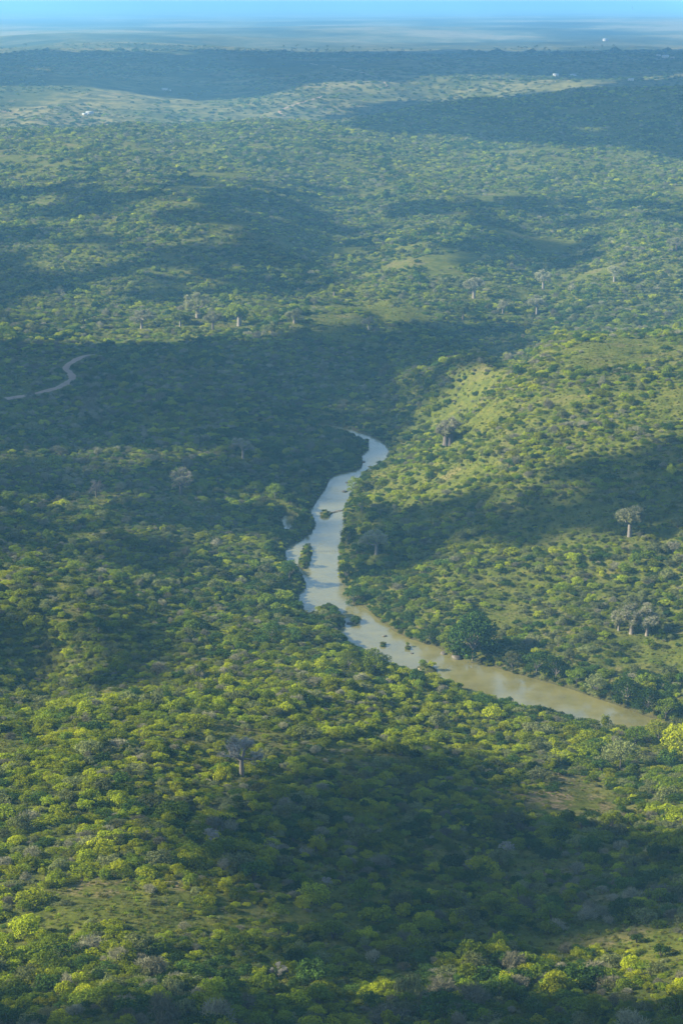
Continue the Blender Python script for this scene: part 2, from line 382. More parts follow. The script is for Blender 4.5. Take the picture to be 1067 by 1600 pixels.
# dirt tracks draped on the land
def track(name, pts, width, label):
    W_ = []
    for (u0, v0), (u1, v1) in zip(pts[:-1], pts[1:]):
        for k in range(4):
            f = k/4; W_.append(at(u0+(u1-u0)*f, v0+(v1-v0)*f)[:2])
    W_.append(at(*pts[-1])[:2]); W_ = np.array(W_)
    for _ in range(2): W_[1:-1] = (W_[:-2]+2*W_[1:-1]+W_[2:])/4
    D = np.gradient(W_, axis=0); D /= np.linalg.norm(D, axis=1)[:, None]+1e-9; Nr = np.stack([-D[:, 1], D[:, 0]], 1)
    rows = []
    for s in (-1, -.4, .4, 1):
        q_ = W_+Nr*s*width/2*(1+.2*rng.standard_normal(len(W_)))[:, None]
        lift = .30 if abs(s) < 1 else .05
        rows.append(np.column_stack([q_, ground(q_[:, 0], q_[:, 1])+lift*width/6]))
    V = np.concatenate(rows); k = len(W_)
    fq = [(r*k+i, r*k+i+1, (r+1)*k+i+1, (r+1)*k+i) for r in range(3) for i in range(k-1)]
    o = link(name, mesh_np(name, V, fq, mats=[M['earth']])); return tag(o, label, kind='structure'), W_
tr1, W1 = track('dirt_track', [(0,624),(35,620),(62,613),(85,608),(104,600),(116,591),(112,583),(103,576),(106,570),(118,563),(132,556),(165,552)], 6.5, 'reddish dirt track winding over the left side of the valley floor')
tr2, W2 = track('dirt_track', [(445,181),(436,176),(440,171),(470,160),(520,148)], 9, 'pale track on the far sunlit hillside')
tr3, W3 = track('dirt_track', [(606,136),(603,130),(592,123),(580,118),(550,110),(520,104),(485,99)], 9, 'pale track climbing the distant shaded ridge')
TRK = W1
# ------------------------------------------------------------------ haze
bm = [(-60000, -300, -6), (60000, -300, -6), (60000, 112000, -6), (-60000, 112000, -6)]
hx = [(*p[:2], -8.0) for p in bm]+[(*p[:2], 372.0) for p in bm]
hz = link('haze', mesh_np('haze', hx, [(0, 3, 2, 1), (4, 5, 6, 7), (0, 1, 5, 4), (1, 2, 6, 5), (2, 3, 7, 6), (3, 0, 4, 7)]))
m, t = newmat('thin_air_haze'); q = N(t)
pv = q('ShaderNodeVolumePrincipled', {'Color': (*HAZE_COLOR, 1), 'Density': HAZE_DENSITY, 'Anisotropy': 0.0})
om = q('ShaderNodeOutputMaterial'); t.links.new(pv.outputs[0], om.inputs['Volume'])
hz.data.materials.append(m); tag(hz, 'thin blue haze lying over the whole valley', kind='stuff')

# ------------------------------------------------------------------ clouds (out of frame, high on the left) shaped to shade parts of the land
shade = [  # (outline in the photograph, cover, puff radius)
 ([(540,180),(700,160),(1067,128),(1300,120),(1300,252),(1067,238),(900,226),(700,206),(560,194)], 1., 90),
 ([(-200,84),(1300,78),(1300,120),(1000,120),(850,110),(650,114),(480,122),(330,150),(250,146),(150,134),(-200,136)], 1., 260),
 ([(380,285),(430,290),(500,335),(600,390),(560,430),(500,455),(330,462),(190,476),(180,462),(300,445),(430,410),(400,370),(350,320)], .75, 16),  # added puffs deepen the shade of the dome's lee side
 ([(-200,290),(350,275),(540,300),(620,380),(560,440),(300,460),(-200,460)], .36, 16),
 ([(-200,380),(40,395),(70,430),(20,480),(0,510),(-200,510)], .8, 24),
 ([(640,385),(800,375),(930,385),(950,400),(900,430),(760,412),(650,405)], .7, 18),
 ([(600,300),(1300,330),(1300,380),(640,385)], .3, 20),
 ([(-200,540),(200,542),(450,535),(620,514),(700,510),(850,516),(740,538),(640,585),(545,640),(530,665),(600,712),(560,745),(540,730),(300,700),(-200,700)], 1., 28),
 ([(-200,715),(300,715),(540,735),(530,820),(480,900),(420,890),(240,890),(100,870),(-200,890)], .75, 18),
 ([(850,528),(740,548),(640,598),(560,650),(560,690),(600,715),(625,690),(665,640),(705,590),(800,550)], .62, 14),
 ([(600,790),(700,780),(850,730),(1067,680),(1300,680),(1300,810),(1067,830),(900,830),(700,860),(560,900),(540,850),(560,800)], .75, 22),
 ([(-200,940),(150,950),(260,1000),(230,1070),(100,1075),(-200,1085)], .55, 15),
 ([(420,1240),(560,1185),(760,1190),(830,1275),(950,1300),(1300,1310),(1300,1430),(950,1450),(850,1500),(560,1540),(430,1500),(470,1420),(330,1360),(330,1290)], 1., 11),
 ([(-200,1572),(560,1568),(800,1562),(1300,1560),(1300,1660),(-200,1660)], 1., 11),
]
ico_v = []; ph = (1+5**.5)/2
for a in (-1, 1):
    for b in (-ph, ph): ico_v += [(0, a, b), (a, b, 0), (b, 0, a)]
ico_v = np.array(ico_v, float); ico_v /= np.linalg.norm(ico_v[0])
ico_f = []
for i in range(12):
    for j in range(i+1, 12):
        for k in range(j+1, 12):
            e = [np.linalg.norm(ico_v[a]-ico_v[b]) for a, b in ((i, j), (j, k), (i, k))]
            if max(e) < 1.1:
                nrm = np.cross(ico_v[j]-ico_v[i], ico_v[k]-ico_v[i])
                ico_f.append((i, j, k) if nrm@ico_v[i] > 0 else (i, k, j))
ico_f = np.array(ico_f)
CV = []; CF = []; base = 0; KH = 1000.0
for poly, cover, r in shade:
    poly = np.array(poly, float)
    vmin, vmax = poly[:, 1].min(), poly[:, 1].max(); 
    sel = (UU > poly[:, 0].min()) & (UU < poly[:, 0].max()) & (VV > vmin) & (VV < vmax)
    if not sel.any(): continue
    y0, y1 = fy[sel].min(), fy[sel].max(); x0, x1 = fx[sel].min(), fx[sel].max()
    gx, gy = np.meshgrid(np.arange(x0, x1, r*1.05), np.arange(y0, y1, r*.9))
    gx = (gx+rng.uniform(-.4, .4, gx.shape)*r).ravel(); gy = (gy+rng.uniform(-.4, .4, gy.shape)*r).ravel()
    gz = ground(gx, gy); u_, v_ = pix(gx, gy, gz)
    ok = inside(u_, v_, poly)
    if cover < 1: ok &= fbm(gx/(r*3.2), gy/(r*3.2), 31, 3) < np.interp(cover, [0, .3, .42, .55, .7, .75, 1], [0, .43, .47, .51, .56, .58, 1])
    for x, y, z in zip(gx[ok], gy[ok], gz[ok]):
        h = KH+rng.uniform(-.5, .5)*r*.5-z; s = h/SUNV[2]
        c = np.array([x, y, z])+SUNV*s
        rr = r*rng.uniform(.75, 1.15)
        CV.append(ico_v*np.array([rr, rr, rr*.32])*rng.uniform(.9, 1.1, (12, 1))+c); CF.append(ico_f+base); base += 12
m, t = newmat('cloud_white'); q = N(t)
q('ShaderNodeOutputMaterial', {0: q('ShaderNodeBsdfDiffuse', {0: (.85, .85, .87, 1)}).outputs[0]})
clo = link('clouds', mesh_np('clouds', np.concatenate(CV), tris=np.concatenate(CF), mats=[m], smooth=True))
tag(clo, 'unseen clouds above the valley, shaped to shade parts of it', kind='stuff')
print('cloud puffs', len(CV))

# ------------------------------------------------------------------ plant prototypes
def leaves(centres, normals, size, jitter=.6, aspect=.62):
    k = len(centres); nrm = normals+rng.normal(0, jitter, (k, 3)); nrm /= np.linalg.norm(nrm, axis=1)[:, None]+1e-9
    a = np.cross(nrm, rng.normal(0, 1, (k, 3))); a /= np.linalg.norm(a, axis=1)[:, None]+1e-9; b = np.cross(nrm, a)
    s = (size*rng.uniform(.6, 1.3, k))[:, None]
    V = np.stack([centres-a*s, centres-b*s*aspect, centres+a*s, centres+b*s*aspect], 1).reshape(-1, 3)
    return V, np.arange(k*4).reshape(-1, 4)
def crown_pts(k, blobs, shell=.75):
    """k points on the outer shells of a set of (centre, radii) clumps"""
    wts = np.array([r[0]*r[1] for c, r in blobs]); wts /= wts.sum()
    ch = rng.choice(len(blobs), k, p=wts)
    d = rng.normal(0, 1, (k, 3)); d[:, 2] = d[:, 2]*.9+.25; d /= np.linalg.norm(d, axis=1)[:, None]
    rad = shell+(1-shell)*rng.random(k)**.6; rad = np.where(rng.random(k) < .15, rng.random(k)*.8, rad)
    cs = np.array([c for c, r in blobs]); rs = np.array([r for c, r in blobs])
    return cs[ch]+d*rs[ch]*rad[:, None], d
def tube(pts, radii, seg=6):
    pts = np.array(pts, float); n_ = len(pts); V = []
    for i in range(n_):
        d = pts[min(i+1, n_-1)]-pts[max(i-1, 0)]; d /= np.linalg.norm(d)+1e-9
        a = np.cross(d, (.3, .9, .1)); a /= np.linalg.norm(a); b = np.cross(d, a)
        for s in range(seg):
            th = 2*math.pi*s/seg; V.append(pts[i]+(a*math.cos(th)+b*math.sin(th))*radii[i])
    fq = [(i*seg+s, i*seg+(s+1) % seg, (i+1)*seg+(s+1) % seg, (i+1)*seg+s) for i in range(n_-1) for s in range(seg)]
    return np.array(V), np.array(fq)
def joinm(parts):
    V = []; Fq = []; FM = []; b = 0
    for v, f, mi in parts:
        if len(v) == 0: continue
        V.append(v); Fq.append(f+b); FM += [mi]*len(f); b += len(v)
    return np.concatenate(V), np.concatenate(Fq), FM
def bush_mesh(name, mat, k, size, nb=9, spread=.62, height=.8, stems=True, seed=0, jit=.4):
    """a bush one unit in half-width: clumps gathered in a dome, leaf-sized faces on them, stems below"""
    bl = []
    for i in range(nb):
        th = i*2.4+rng.uniform(-.4, .4); rr = spread*math.sqrt((i+.4)/nb)
        r = rng.uniform(.17, .36)
        z = height*(.30+.55*(1-rr**1.6))*rng.uniform(.72, 1.12)-r*.25
        bl.append(((rr*math.cos(th), rr*math.sin(th), max(z, .2)), (r, r, r*rng.uniform(.65, .95))))
    p, d = crown_pts(k, bl); p[:, 2] = np.maximum(p[:, 2], .03)
    parts = [(*leaves(p, d, size, jit), 0)]
    if stems:
        for i in range(4):
            c = np.array(bl[i][0]); parts.append((*tube([(c[0]*.1, c[1]*.1, -.15), c*.6, c], [.05, .035, .015], 3), 1))
    V, Fq, FM = joinm(parts)
    return mesh_np(name, V, Fq, mats=[M[mat], M['barkdark']], fm=FM)
def twig_mesh(name, mat, k, thick=.012, h=1.0):
    """bare bush: fans of thin upward twigs"""
    bl = []
    for i in range(9):
        a = i*2.4; rr = .6*math.sqrt((i+.4)/9); r = rng.uniform(.25, .42); bl.append(((rr*math.cos(a), rr*math.sin(a), h*(.3+.4*(1-rr))*rng.uniform(.7, 1.1)), (r, r, r*.9)))
    st, n_ = crown_pts(k, bl, .2); d = n_+rng.normal(0, .55, (k, 3)); d[:, 2] += .35; d /= np.linalg.norm(d, axis=1)[:, None]
    L = rng.uniform(.10, .26, k)[:, None]; st = st-d*L*.5; en = st+d*L
    sd_ = np.cross(d, rng.normal(0, 1, (k, 3))); sd_ /= np.linalg.norm(sd_, axis=1)[:, None]
    t_ = thick*rng.uniform(.7, 1.6, k)[:, None]
    V = np.stack([st-sd_*t_, st+sd_*t_, en+sd_*t_*.4, en-sd_*t_*.4], 1).reshape(-1, 3)
    V[:, 2] = np.maximum(V[:, 2], 0)
    parts = [(V, np.arange(4*k).reshape(-1, 4), 0)]
    for i in range(5):
        a = i*1.3; parts.append((*tube([(0, 0, -.1), (.35*math.cos(a), .35*math.sin(a), .5)], [.04, .02], 3), 1))
    V, Fq, FM = joinm(parts); return mesh_np(name, V, Fq, mats=[M[mat], M['barkgrey']], fm=FM)
def candelabra_mesh(name):
    parts = []
    for i in range(15):
        a = i*2.4; r0 = .12+.42*math.sqrt(i/15); h = 1.25-.35*r0+rng.uniform(-.15, .1)
        parts.append((*tube([(0, 0, .15), (r0*.8*math.cos(a), r0*.8*math.sin(a), .38), (r0*math.cos(a), r0*math.sin(a), .65), (r0*1.1*math.cos(a), r0*1.1*math.sin(a), h)], [.06, .055, .05, .03], 4), 0))
    parts.append((*tube([(0, 0, -.1), (0, 0, .35)], [.09, .07], 5), 1))
    V, Fq, FM = joinm(parts); return mesh_np(name, V, Fq, mats=[M['blue'], M['barkgrey']], fm=FM)

NEAR, FARP = {}, {}
for mt in ('lime', 'mid', 'dark', 'olive'):
    NEAR[mt] = [bush_mesh('leafy_bush', mt, 1350, .058, nb, sp, hh) for nb, sp, hh in ((13, .72, .8), (20, .78, .66), (16, .62, 1.1), (26, .85, .75))]
    FARP[mt] = [bush_mesh('leafy_bush_far', mt, 260, .12, nb, sp, hh, stems=False) for nb, sp, hh in ((11, .7, .9), (18, .78, .75))]
NEAR['grey'] = [twig_mesh('bare_bush', 'grey', 1300, .010), twig_mesh('bare_bush', 'grey', 1100, .011, 1.4), twig_mesh('bare_bush', 'grey', 1000, .012, .8)]
FARP['grey'] = [twig_mesh('bare_bush_far', 'grey', 320, .028)]
NEAR['blue'] = [candelabra_mesh('candelabra')]
TUFT = [bush_mesh('low_tuft', 'grasstuft', 90, .17, 5, .7, .45, stems=False), bush_mesh('low_tuft', 'mid', 90, .17, 5, .7, .5, stems=False), twig_mesh('low_tuft', 'olive', 90, .035)]

# ------------------------------------------------------------------ where plants stand
def trackdist(X, Y):
    d = np.full(X.shape, 1e9)
    for a, b in zip(TRK[:-1], TRK[1:]):
        e = b-a; L = (e**2).sum()+1e-9; t_ = np.clip(((X-a[0])*e[0]+(Y-a[1])*e[1])/L, 0, 1)
        d = np.minimum(d, np.hypot(X-a[0]-t_*e[0], Y-a[1]-t_*e[1]))
    return d
def cells(y0, y1, c, tmax=.195):
    X, Y = np.meshgrid(np.arange(-tmax*y1, tmax*y1, c), np.arange(y0, y1, c*.92))
    X = (X+rng.uniform(-.48, .48, X.shape)*c).ravel(); Y = (Y+rng.uniform(-.48, .48, Y.shape)*c).ravel()
    k = (np.abs(X/Y) < tmax) & (Y > y0); return X[k], Y[k]
def density(X, Y, u, v, s):
    d = .82+2.5*(fbm(X/48, Y/48, 41, 4)-.46)
    open_ = (.8*blob(u, v, 880, 1262, 100, 20, 5)+.6*blob(u, v, 950, 1225, 130, 20)+.6*blob(u, v, 860, 1350, 90, 14)+.6*blob(u, v, 600, 1395, 160, 22)+.8*blob(u, v, 450, 505, 210, 13)
        +.9*blob(u, v, 520, 482, 130, 8)+1.0*blob(u, v, 960, 590, 150, 55)+.8*blob(u, v, 1020, 545, 110, 18)+.5*blob(u, v, 800, 640, 90, 40)+.9*blob(u, v, 40, 915, 60, 9)+.7*blob(u, v, 120, 830, 60, 26)+.6*blob(u, v, 1000, 890, 100, 20)
        +.8*blob(u, v, 170, 1385, 130, 34)+.9*blob(u, v, 230, 1440, 170, 24)+.4*blob(u, v, 280, 1300, 60, 20)+.5*blob(u, v, 600, 740, 25, 25)+.6*blob(u, v, 700, 970, 60, 6)+.5*blob(u, v, 330, 620, 130, 8)+.6*blob(u, v, 670, 1190, 90, 12)
        +.6*blob(u, v, 240, 312, 90, 8)+.5*blob(u, v, 60, 255, 90, 8)+.5*blob(u, v, 640, 395, 80, 14))
    d = d+.6*thicket(X, Y)-.6*sstep(fbm(X/70, Y/50, 411, 3), .58, .68)*(Y > 1900)
    d = d-open_*1.0+.5*np.exp(-np.clip(s, 0, None)/16)
    return d
def thicket(X, Y):                               # drainage lines where darker, taller growth gathers
    return sstep(1-np.abs(2*fbm(X/170, Y/230, 303, 3)-1), .90, .97)*(Y > 1500)
def species(X, Y, u, v, s, k):
    """probability rows for lime, mid, dark, olive, grey"""
    n1 = fbm(X/70, Y/70, 61, 3); n2 = fbm(X/40, Y/40, 71, 3); n3 = fbm(X/120, Y/120, 81, 2)
    Pm = np.zeros((len(X), 5))
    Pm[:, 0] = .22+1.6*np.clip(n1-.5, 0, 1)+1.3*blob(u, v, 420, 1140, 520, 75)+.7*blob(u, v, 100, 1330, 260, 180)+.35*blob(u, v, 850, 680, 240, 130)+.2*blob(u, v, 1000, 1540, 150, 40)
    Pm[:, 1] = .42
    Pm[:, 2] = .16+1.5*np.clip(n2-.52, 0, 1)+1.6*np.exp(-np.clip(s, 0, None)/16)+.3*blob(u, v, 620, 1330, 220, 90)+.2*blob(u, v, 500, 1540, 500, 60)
    Pm[:, 3] = .22+1.2*np.clip(n3-.5, 0, 1)+.15*((v > 200) & (v < 520))
    Pm[:, 4] = .09+1.2*np.clip(fbm(X/50, Y/50, 91, 3)-.56, 0, 1)+.35*blob(u, v, 150, 720, 260, 70)+.4*blob(u, v, 300, 610, 380, 60)+.12*blob(u, v, 950, 1480, 150, 60)
    rdg = thicket(X, Y); Pm[:, 2] += 1.6*rdg; Pm[:, 1] += .5*rdg
    Pm[:, 4] *= np.where(s < 20, .1, 1); Pm[:, 0] *= np.where(s < 14, .4, 1)
    Pm /= Pm.sum(1)[:, None]
    r = rng.random(len(X))[:, None]; return (r > np.cumsum(Pm, 1)).sum(1)
names5 = ['lime', 'mid', 'dark', 'olive', 'grey']
pts = []
for y0, y1, c in ((420, 1200, 4.1), (1200, 2150, 4.5), (2150, 3100, 5.8), (3100, 4150, 7.2)):
    X, Y = cells(y0, y1, c); z = ground(X, Y); u, v = pix(X, Y, z); s = shore(X, Y)
    ok = (s > .8) & (hidden_by(X, Y) < 14) & (v < 1680) & (u > -70) & (u < 1140)
    ok &= rng.random(len(X)) < density(X, Y, u, v, s)
    ok &= trackdist(X, Y) > 8
    X, Y, z, u, v, s = [a[ok] for a in (X, Y, z, u, v, s)]
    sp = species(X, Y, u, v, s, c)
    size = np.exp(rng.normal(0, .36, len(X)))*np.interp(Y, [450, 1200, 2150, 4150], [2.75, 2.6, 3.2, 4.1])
    size *= .62+.76*fbm(X/38, Y/38, 207, 3)
    size *= 1+.35*thicket(X, Y)
    size *= 1+.35*np.exp(-np.clip(s, 0, None)/14)
    size = np.where(s < 10, np.minimum(size, np.where(v < 950, 1.5+s*.25, 2.4+s*.4)), size); size = np.clip(size, .9, 6.5)
    size = np.where(blob(u, v, 210, 1450, 200, 40)+blob(u, v, 900, 1250, 130, 30) > .5, size*.85, size)
    pts.append(np.column_stack([X, Y, z, sp, size, u, v]))
pts = np.concatenate(pts)
print('bushes', len(pts))

def inst_object(name, label, P7, protos, rotz=True):
    """one object of uncountable plants: P7 rows x, y, z, size, prototype index, height factor"""
    coll = bpy.data.collections.new(name+'_sources')
    for i, me_ in enumerate(protos):
        o = bpy.data.objects.new('%s_source_%03d' % (name, i), me_); coll.objects.link(o)
    k = len(P7); me_ = bpy.data.meshes.new(name); me_.vertices.add(k)
    me_.vertices.foreach_set('co', np.ascontiguousarray(P7[:, :3], dtype=np.float32).ravel())
    a = me_.attributes.new('pick', 'INT', 'POINT'); a.data.foreach_set('value', P7[:, 4].astype(np.int32))
    a = me_.attributes.new('grow', 'FLOAT_VECTOR', 'POINT')
    sx = P7[:, 3]*rng.uniform(.85, 1.15, k); sy = P7[:, 3]*rng.uniform(.85, 1.15, k)
    a.data.foreach_set('vector', np.stack([sx, sy, P7[:, 3]*P7[:, 5]], 1).astype(np.float32).ravel())
    a = me_.attributes.new('turn', 'FLOAT_VECTOR', 'POINT')
    a.data.foreach_set('vector', np.stack([rng.normal(0, .07, k), rng.normal(0, .07, k), rng.uniform(0, 6.28, k)], 1).astype(np.float32).ravel())
    o = link(name, me_); ng = bpy.data.node_groups.new(name, 'GeometryNodeTree')
    ng.interface.new_socket('Geometry', in_out='INPUT', socket_type='NodeSocketGeometry'); ng.interface.new_socket('Geometry', in_out='OUTPUT', socket_type='NodeSocketGeometry')
    q = N(ng); gi = q('NodeGroupInput'); ci = q('GeometryNodeCollectionInfo'); ci.inputs[0].default_value = coll
    ci.inputs['Separate Children'].default_value = True; ci.inputs['Reset Children'].default_value = True
    def na(nm, ty):
        x = q('GeometryNodeInputNamedAttribute', data_type=ty); x.inputs[0].default_value = nm; return x.outputs[0]
    ip = q('GeometryNodeInstanceOnPoints', {'Points': gi.outputs[0], 'Instance': ci.outputs[0], 'Pick Instance': True})
    for s_, (nm, ty) in (('Instance Index', ('pick', 'INT')), ('Scale', ('grow', 'FLOAT_VECTOR')), ('Rotation', ('turn', 'FLOAT_VECTOR'))):
        ng.links.new(na(nm, ty), ip.inputs[s_])
    ng.links.new(ip.outputs[0], q('NodeGroupOutput').inputs[0])
    md = o.modifiers.new('scatter', 'NODES'); md.node_group = ng
    tag(o, label, kind='stuff'); return o

# ---- single plants the photograph shows as landmarks
LAND = []
def thing(name, label, cat, loc, rz=0, group=None, scale=1):
    LAND.append((loc[0], loc[1], cat))
    o = bpy.data.objects.new(name, None); C.objects.link(o); o.location = loc; o.rotation_euler = (0, 0, rz); o.scale = (scale,)*3
    o.empty_display_size = 1; return tag(o, label, cat, group)
def grow(p, d, r, L, depth, out, tips, spread=.6, up=.15, lo=.62):
    d = d/np.linalg.norm(d); mid_ = p+d*L*.5+rng.normal(0, .05, 3)*L; e = p+d*L+rng.normal(0, .06, 3)*L
    out.append(tube([p, mid_, e], [r, r*.82, r*.62], 6 if depth > 2 else 4 if depth > 1 else 3))
    if depth == 0: tips.append((e, d)); return
    if depth <= 2: tips.append((e, d))
    for i in range(3 if depth > 1 else 3):
        nd = d+rng.normal(0, spread, 3); nd[2] += up; grow(e, nd, r*.62, L*rng.uniform(lo, lo+.2), depth-1, out, tips, spread, up, lo)
def baobab(label, u, v, hpx, leaf=.5, barkm='barkpale', rz=0, fat=1., wide=1., twin=False, cat='baobab', group='baobab trees'):
    X, Y, z = at(u, v); dist = math.hypot(Y, CAMZ-z); h = hpx*1.12/F*dist
    root = thing('baobab_tree', label, cat, (X, Y, z-.3), rz, group)
    for tw in range(2 if twin else 1):
        ox = -h*.17 if tw else 0; hh = h*(.75 if tw else 1)
        th = hh*.46; tr_ = hh*.075*fat
        tv = tube([(ox, 0, -.6), (ox, 0, th*.06), (ox, 0, th*.35), (ox*1.02, 0, th*.75), (ox*1.05, 0, th)], [tr_*1.35, tr_*1.15, tr_*1.0, tr_*.9, tr_*.6], 12)
        limbs = []; tips = []
        nl = 6
        for i in range(nl):
            a = i*2*math.pi/nl+rng.uniform(-.3, .3); el = rng.uniform(.25, .95) if i else 1.3
            d = np.array([math.cos(a)*math.cos(el)*wide, math.sin(a)*math.cos(el)*wide, math.sin(el)])
            grow(np.array([ox, 0, th*rng.uniform(.8, .98)]), d, tr_*.55, hh*.22*rng.uniform(.8, 1.15), 3, limbs, tips, .5, .22)
        link('trunk', mesh_np('trunk', *tv, mats=[M[barkm]], smooth=True), root)
        V, Fq, FM = joinm([(a_, b_, 0) for a_, b_ in limbs]); link('branches', mesh_np('branches', V, Fq, mats=[M[barkm]]), root)['kind'] = 'stuff'
        # twigs and leaves round the branch ends
        tp = np.array([t_[0] for t_ in tips]); per = int(4+leaf*24)
        cs = np.repeat(tp, per, 0)+rng.normal(0, hh*.045, (len(tp)*per, 3)); cs[:, 2] = np.maximum(cs[:, 2], th*.55)
        kt = len(tp)*12; bb = np.repeat(tp, 12, 0); dd = rng.normal(0, 1, (kt, 3)); dd[:, 2] = np.abs(dd[:, 2])*.7; dd /= np.linalg.norm(dd, axis=1)[:, None]
        sd_ = np.cross(dd, rng.normal(0, 1, (kt, 3))); sd_ /= np.linalg.norm(sd_, axis=1)[:, None]; w_ = .06*hh/14
        TV = np.stack([bb-sd_*w_, bb+sd_*w_, bb+dd*hh*.085+sd_*w_*.4, bb+dd*hh*.085-sd_*w_*.4], 1).reshape(-1, 3)
        prt = [(TV, np.arange(4*kt).reshape(-1, 4), 1)]
        if leaf > 0: prt.append((*leaves(cs, rng.normal(0, 1, cs.shape), .021*hh*(1 if leaf < .7 else 1.25)*(1.2 if Y > 1500 else 1), 1), 0))
        V, Fq, FM = joinm(prt)
        mats_ = [M['baobleaf' if leaf < .8 else 'mid'], M['twigpale'] if barkm != 'barkdark' else M['barkgrey']]
        link('crown', mesh_np('crown', V, Fq, mats=mats_, fm=FM), root)
    return root
def leafy_tree(name, label, u, v, hpx, wpx, mat='dark', k=3200, rz=0, cat='tree', group=None, barkm='barkgrey', trunkh=.35, nb=26, skirt=True):
    X, Y, z = at(u, v); dist = math.hypot(Y, CAMZ-z); h = hpx/F*dist; w_ = wpx/F*dist/2
    root = thing(name, label, cat, (X, Y, z-.2), rz, group)
    bl = []; limbs = []
    limbs.append(tube([(0, 0, -.5), (h*.01, 0, h*.15), (h*.02, h*.01, h*trunkh)], [h*.026, h*.021, h*.017], 8))
    for i in range(nb):
        a = i*2.4; rr = math.sqrt((i+.5)/nb)*.82; zz = h*(trunkh*.75+(1-trunkh*.75)*(.25+.62*(1-rr**2)*rng.uniform(.6, 1.1)))
        r = w_*rng.uniform(.22, .36); c = (w_*rr*math.cos(a), w_*rr*math.sin(a), zz-r*.3); bl.append((c, (r, r, r*.75)))
        if i % 2 == 0: limbs.append(tube([(h*.02, h*.01, h*trunkh*.95), (c[0]*.5, c[1]*.5, (h*trunkh+c[2])*.52), c], [h*.015, h*.011, h*.004], 4))
    if skirt:
        for i in range(9):
            a = i*2.1; r = w_*rng.uniform(.2, .32); bl.append(((w_*.75*math.cos(a)*rng.uniform(.5, 1), w_*.75*math.sin(a)*rng.uniform(.5, 1), h*rng.uniform(.1, .25)), (r, r, r*.8)))
    V, Fq, FM = joinm([(a_, b_, 0) for a_, b_ in limbs]); link('trunk', mesh_np('trunk', V, Fq, mats=[M[barkm]]), root)
    p, d = crown_pts(k, bl, .7); V, Fq = leaves(p, d, w_*.052, .7)
    link('crown', mesh_np('crown', V, Fq, mats=[M[mat]]), root)
    return root

baobab('bare grey baobab rising above yellow green bushes on the near slope', 378, 1213, 60, .0, 'barkpale', .4, .75, 1.3)
baobab('broad pale baobab, the widest of the clump on the sunny right bank', 986, 990, 44, .55, 'barkpale', 1.0, 1.0, 1.5)
baobab('upright pale baobab with a clear bare trunk at the right of the bank clump', 1010, 993, 38, .35, 'barkpale', 2.0, .9, 1.2)
baobab('short baobab at the left end of the clump on the sunny right bank', 966, 985, 30, .4, 'barkgrey', 3.0, .8, 1.2)
baobab('stout dark baobab with twin swollen trunks on the sunlit right hill', 703, 693, 36, .15, 'barkdark', .2, 2.0, 1.1, True)
baobab('dark bare baobab standing alone on the shaded left valley floor', 283, 772, 36, .08, 'barkdark', .8, .9, 1.3)
baobab('thin dead tree standing on the shaded left valley floor', 151, 777, 24, .0, 'barkdark', 1.8, .6, .7, cat='dead tree')
baobab('pale baobab with flat crown and white trunk at the left of the sunny bench', 222, 513, 29, .35, 'barkpale', 1.1, .9, 1.6)
baobab('widest grey baobab with a wide domed crown on the rim of the sunny bench', 309, 497, 33, .55, 'barkpale', 2.1, 1.1, 1.5)
baobab('small thin baobab with a dark trunk on the sunny bench below the wide one', 333, 515, 25, .3, 'barkdark', 2.9, .8, 1.2)
baobab('fully leafy round baobab with thick trunk on the sunny bench', 374, 509, 31, 1.0, 'barkgrey', .5, 1.3, 1.2)
baobab('spreading baobab with tangled limbs on the right part of the sunny bench', 460, 505, 23, .6, 'barkpale', .9, 1.0, 1.7)
baobab('small leafy baobab between two pale ones on the sunny bench', 282, 510, 22, .9, 'barkgrey', 1.9, .8, 1.3)
baobab('yellowish small baobab at the foot of the left hills', 131, 506, 20, .9, 'barkgrey', .1, .8, 1.3)
baobab('pale leaning baobab on the sunlit spur across the valley', 740, 466, 32, .25, 'barkpale', 1.4, .9, .9)
baobab('grey baobab with reddish twigs below the spur ravine', 848, 452, 28, .2, 'barkgrey', 2.4, .8, 1.3)
baobab('upright pale baobab on the slope right of the dark ravine', 959, 440, 24, .25, 'barkgrey', .6, .9, 1.2)
baobab('dark topped baobab near the right edge of the far slope', 1056, 392, 22, .2, 'barkdark', 1.5, .8, 1.2)
baobab('slender baobab on the flat ground behind the right hill crest', 838, 491, 26, .25, 'barkgrey', 2.5, .8, 1.4)
baobab('small slender baobab left of the rounded grey one on the flat', 785, 490, 18, .2, 'barkpale', 3.1, .8, 1.)
baobab('flat topped umbrella tree on the dark flat right of the bench', 723, 500, 24, .9, 'barkdark', 1.2, .7, 1.7, cat='umbrella tree')
baobab('small pale baobab at the shaded edge of the bench', 576, 515, 18, .2, 'barkpale', .3, .9, 1.3)
baobab('large pale baobab on the shaded right river bank above the wooded edge', 588, 866, 36, .45, 'barkgrey', .7, .9, 1.7)
baobab('big grey baobab in the dim scrub on the upper right slope', 983, 838, 46, .7, 'barkgrey', 1.7, .9, 1.2)
baobab('bare pale baobab on the hazy left bank above the river bend', 380, 716, 30, .05, 'barkgrey', 2.7, .8, 1.5)
baobab('pale round baobab alone on the dark ravine side', 522, 462, 17, .8, 'barkpale', 2.2, .9, 1.4)
leafy_tree('umbrella_tree', 'dark umbrella thorn with forked trunk above the sandy clearing', 968, 1200, 48, 62, 'olive', 1500, cat='umbrella tree', trunkh=.5, barkm='barkdark', skirt=False)
leafy_tree('fever_tree', 'bright yellow green tree with white limbs cut by the right edge', 1066, 1186, 62, 70, 'lime', 3000, cat='tree', trunkh=.45, barkm='barkpale')
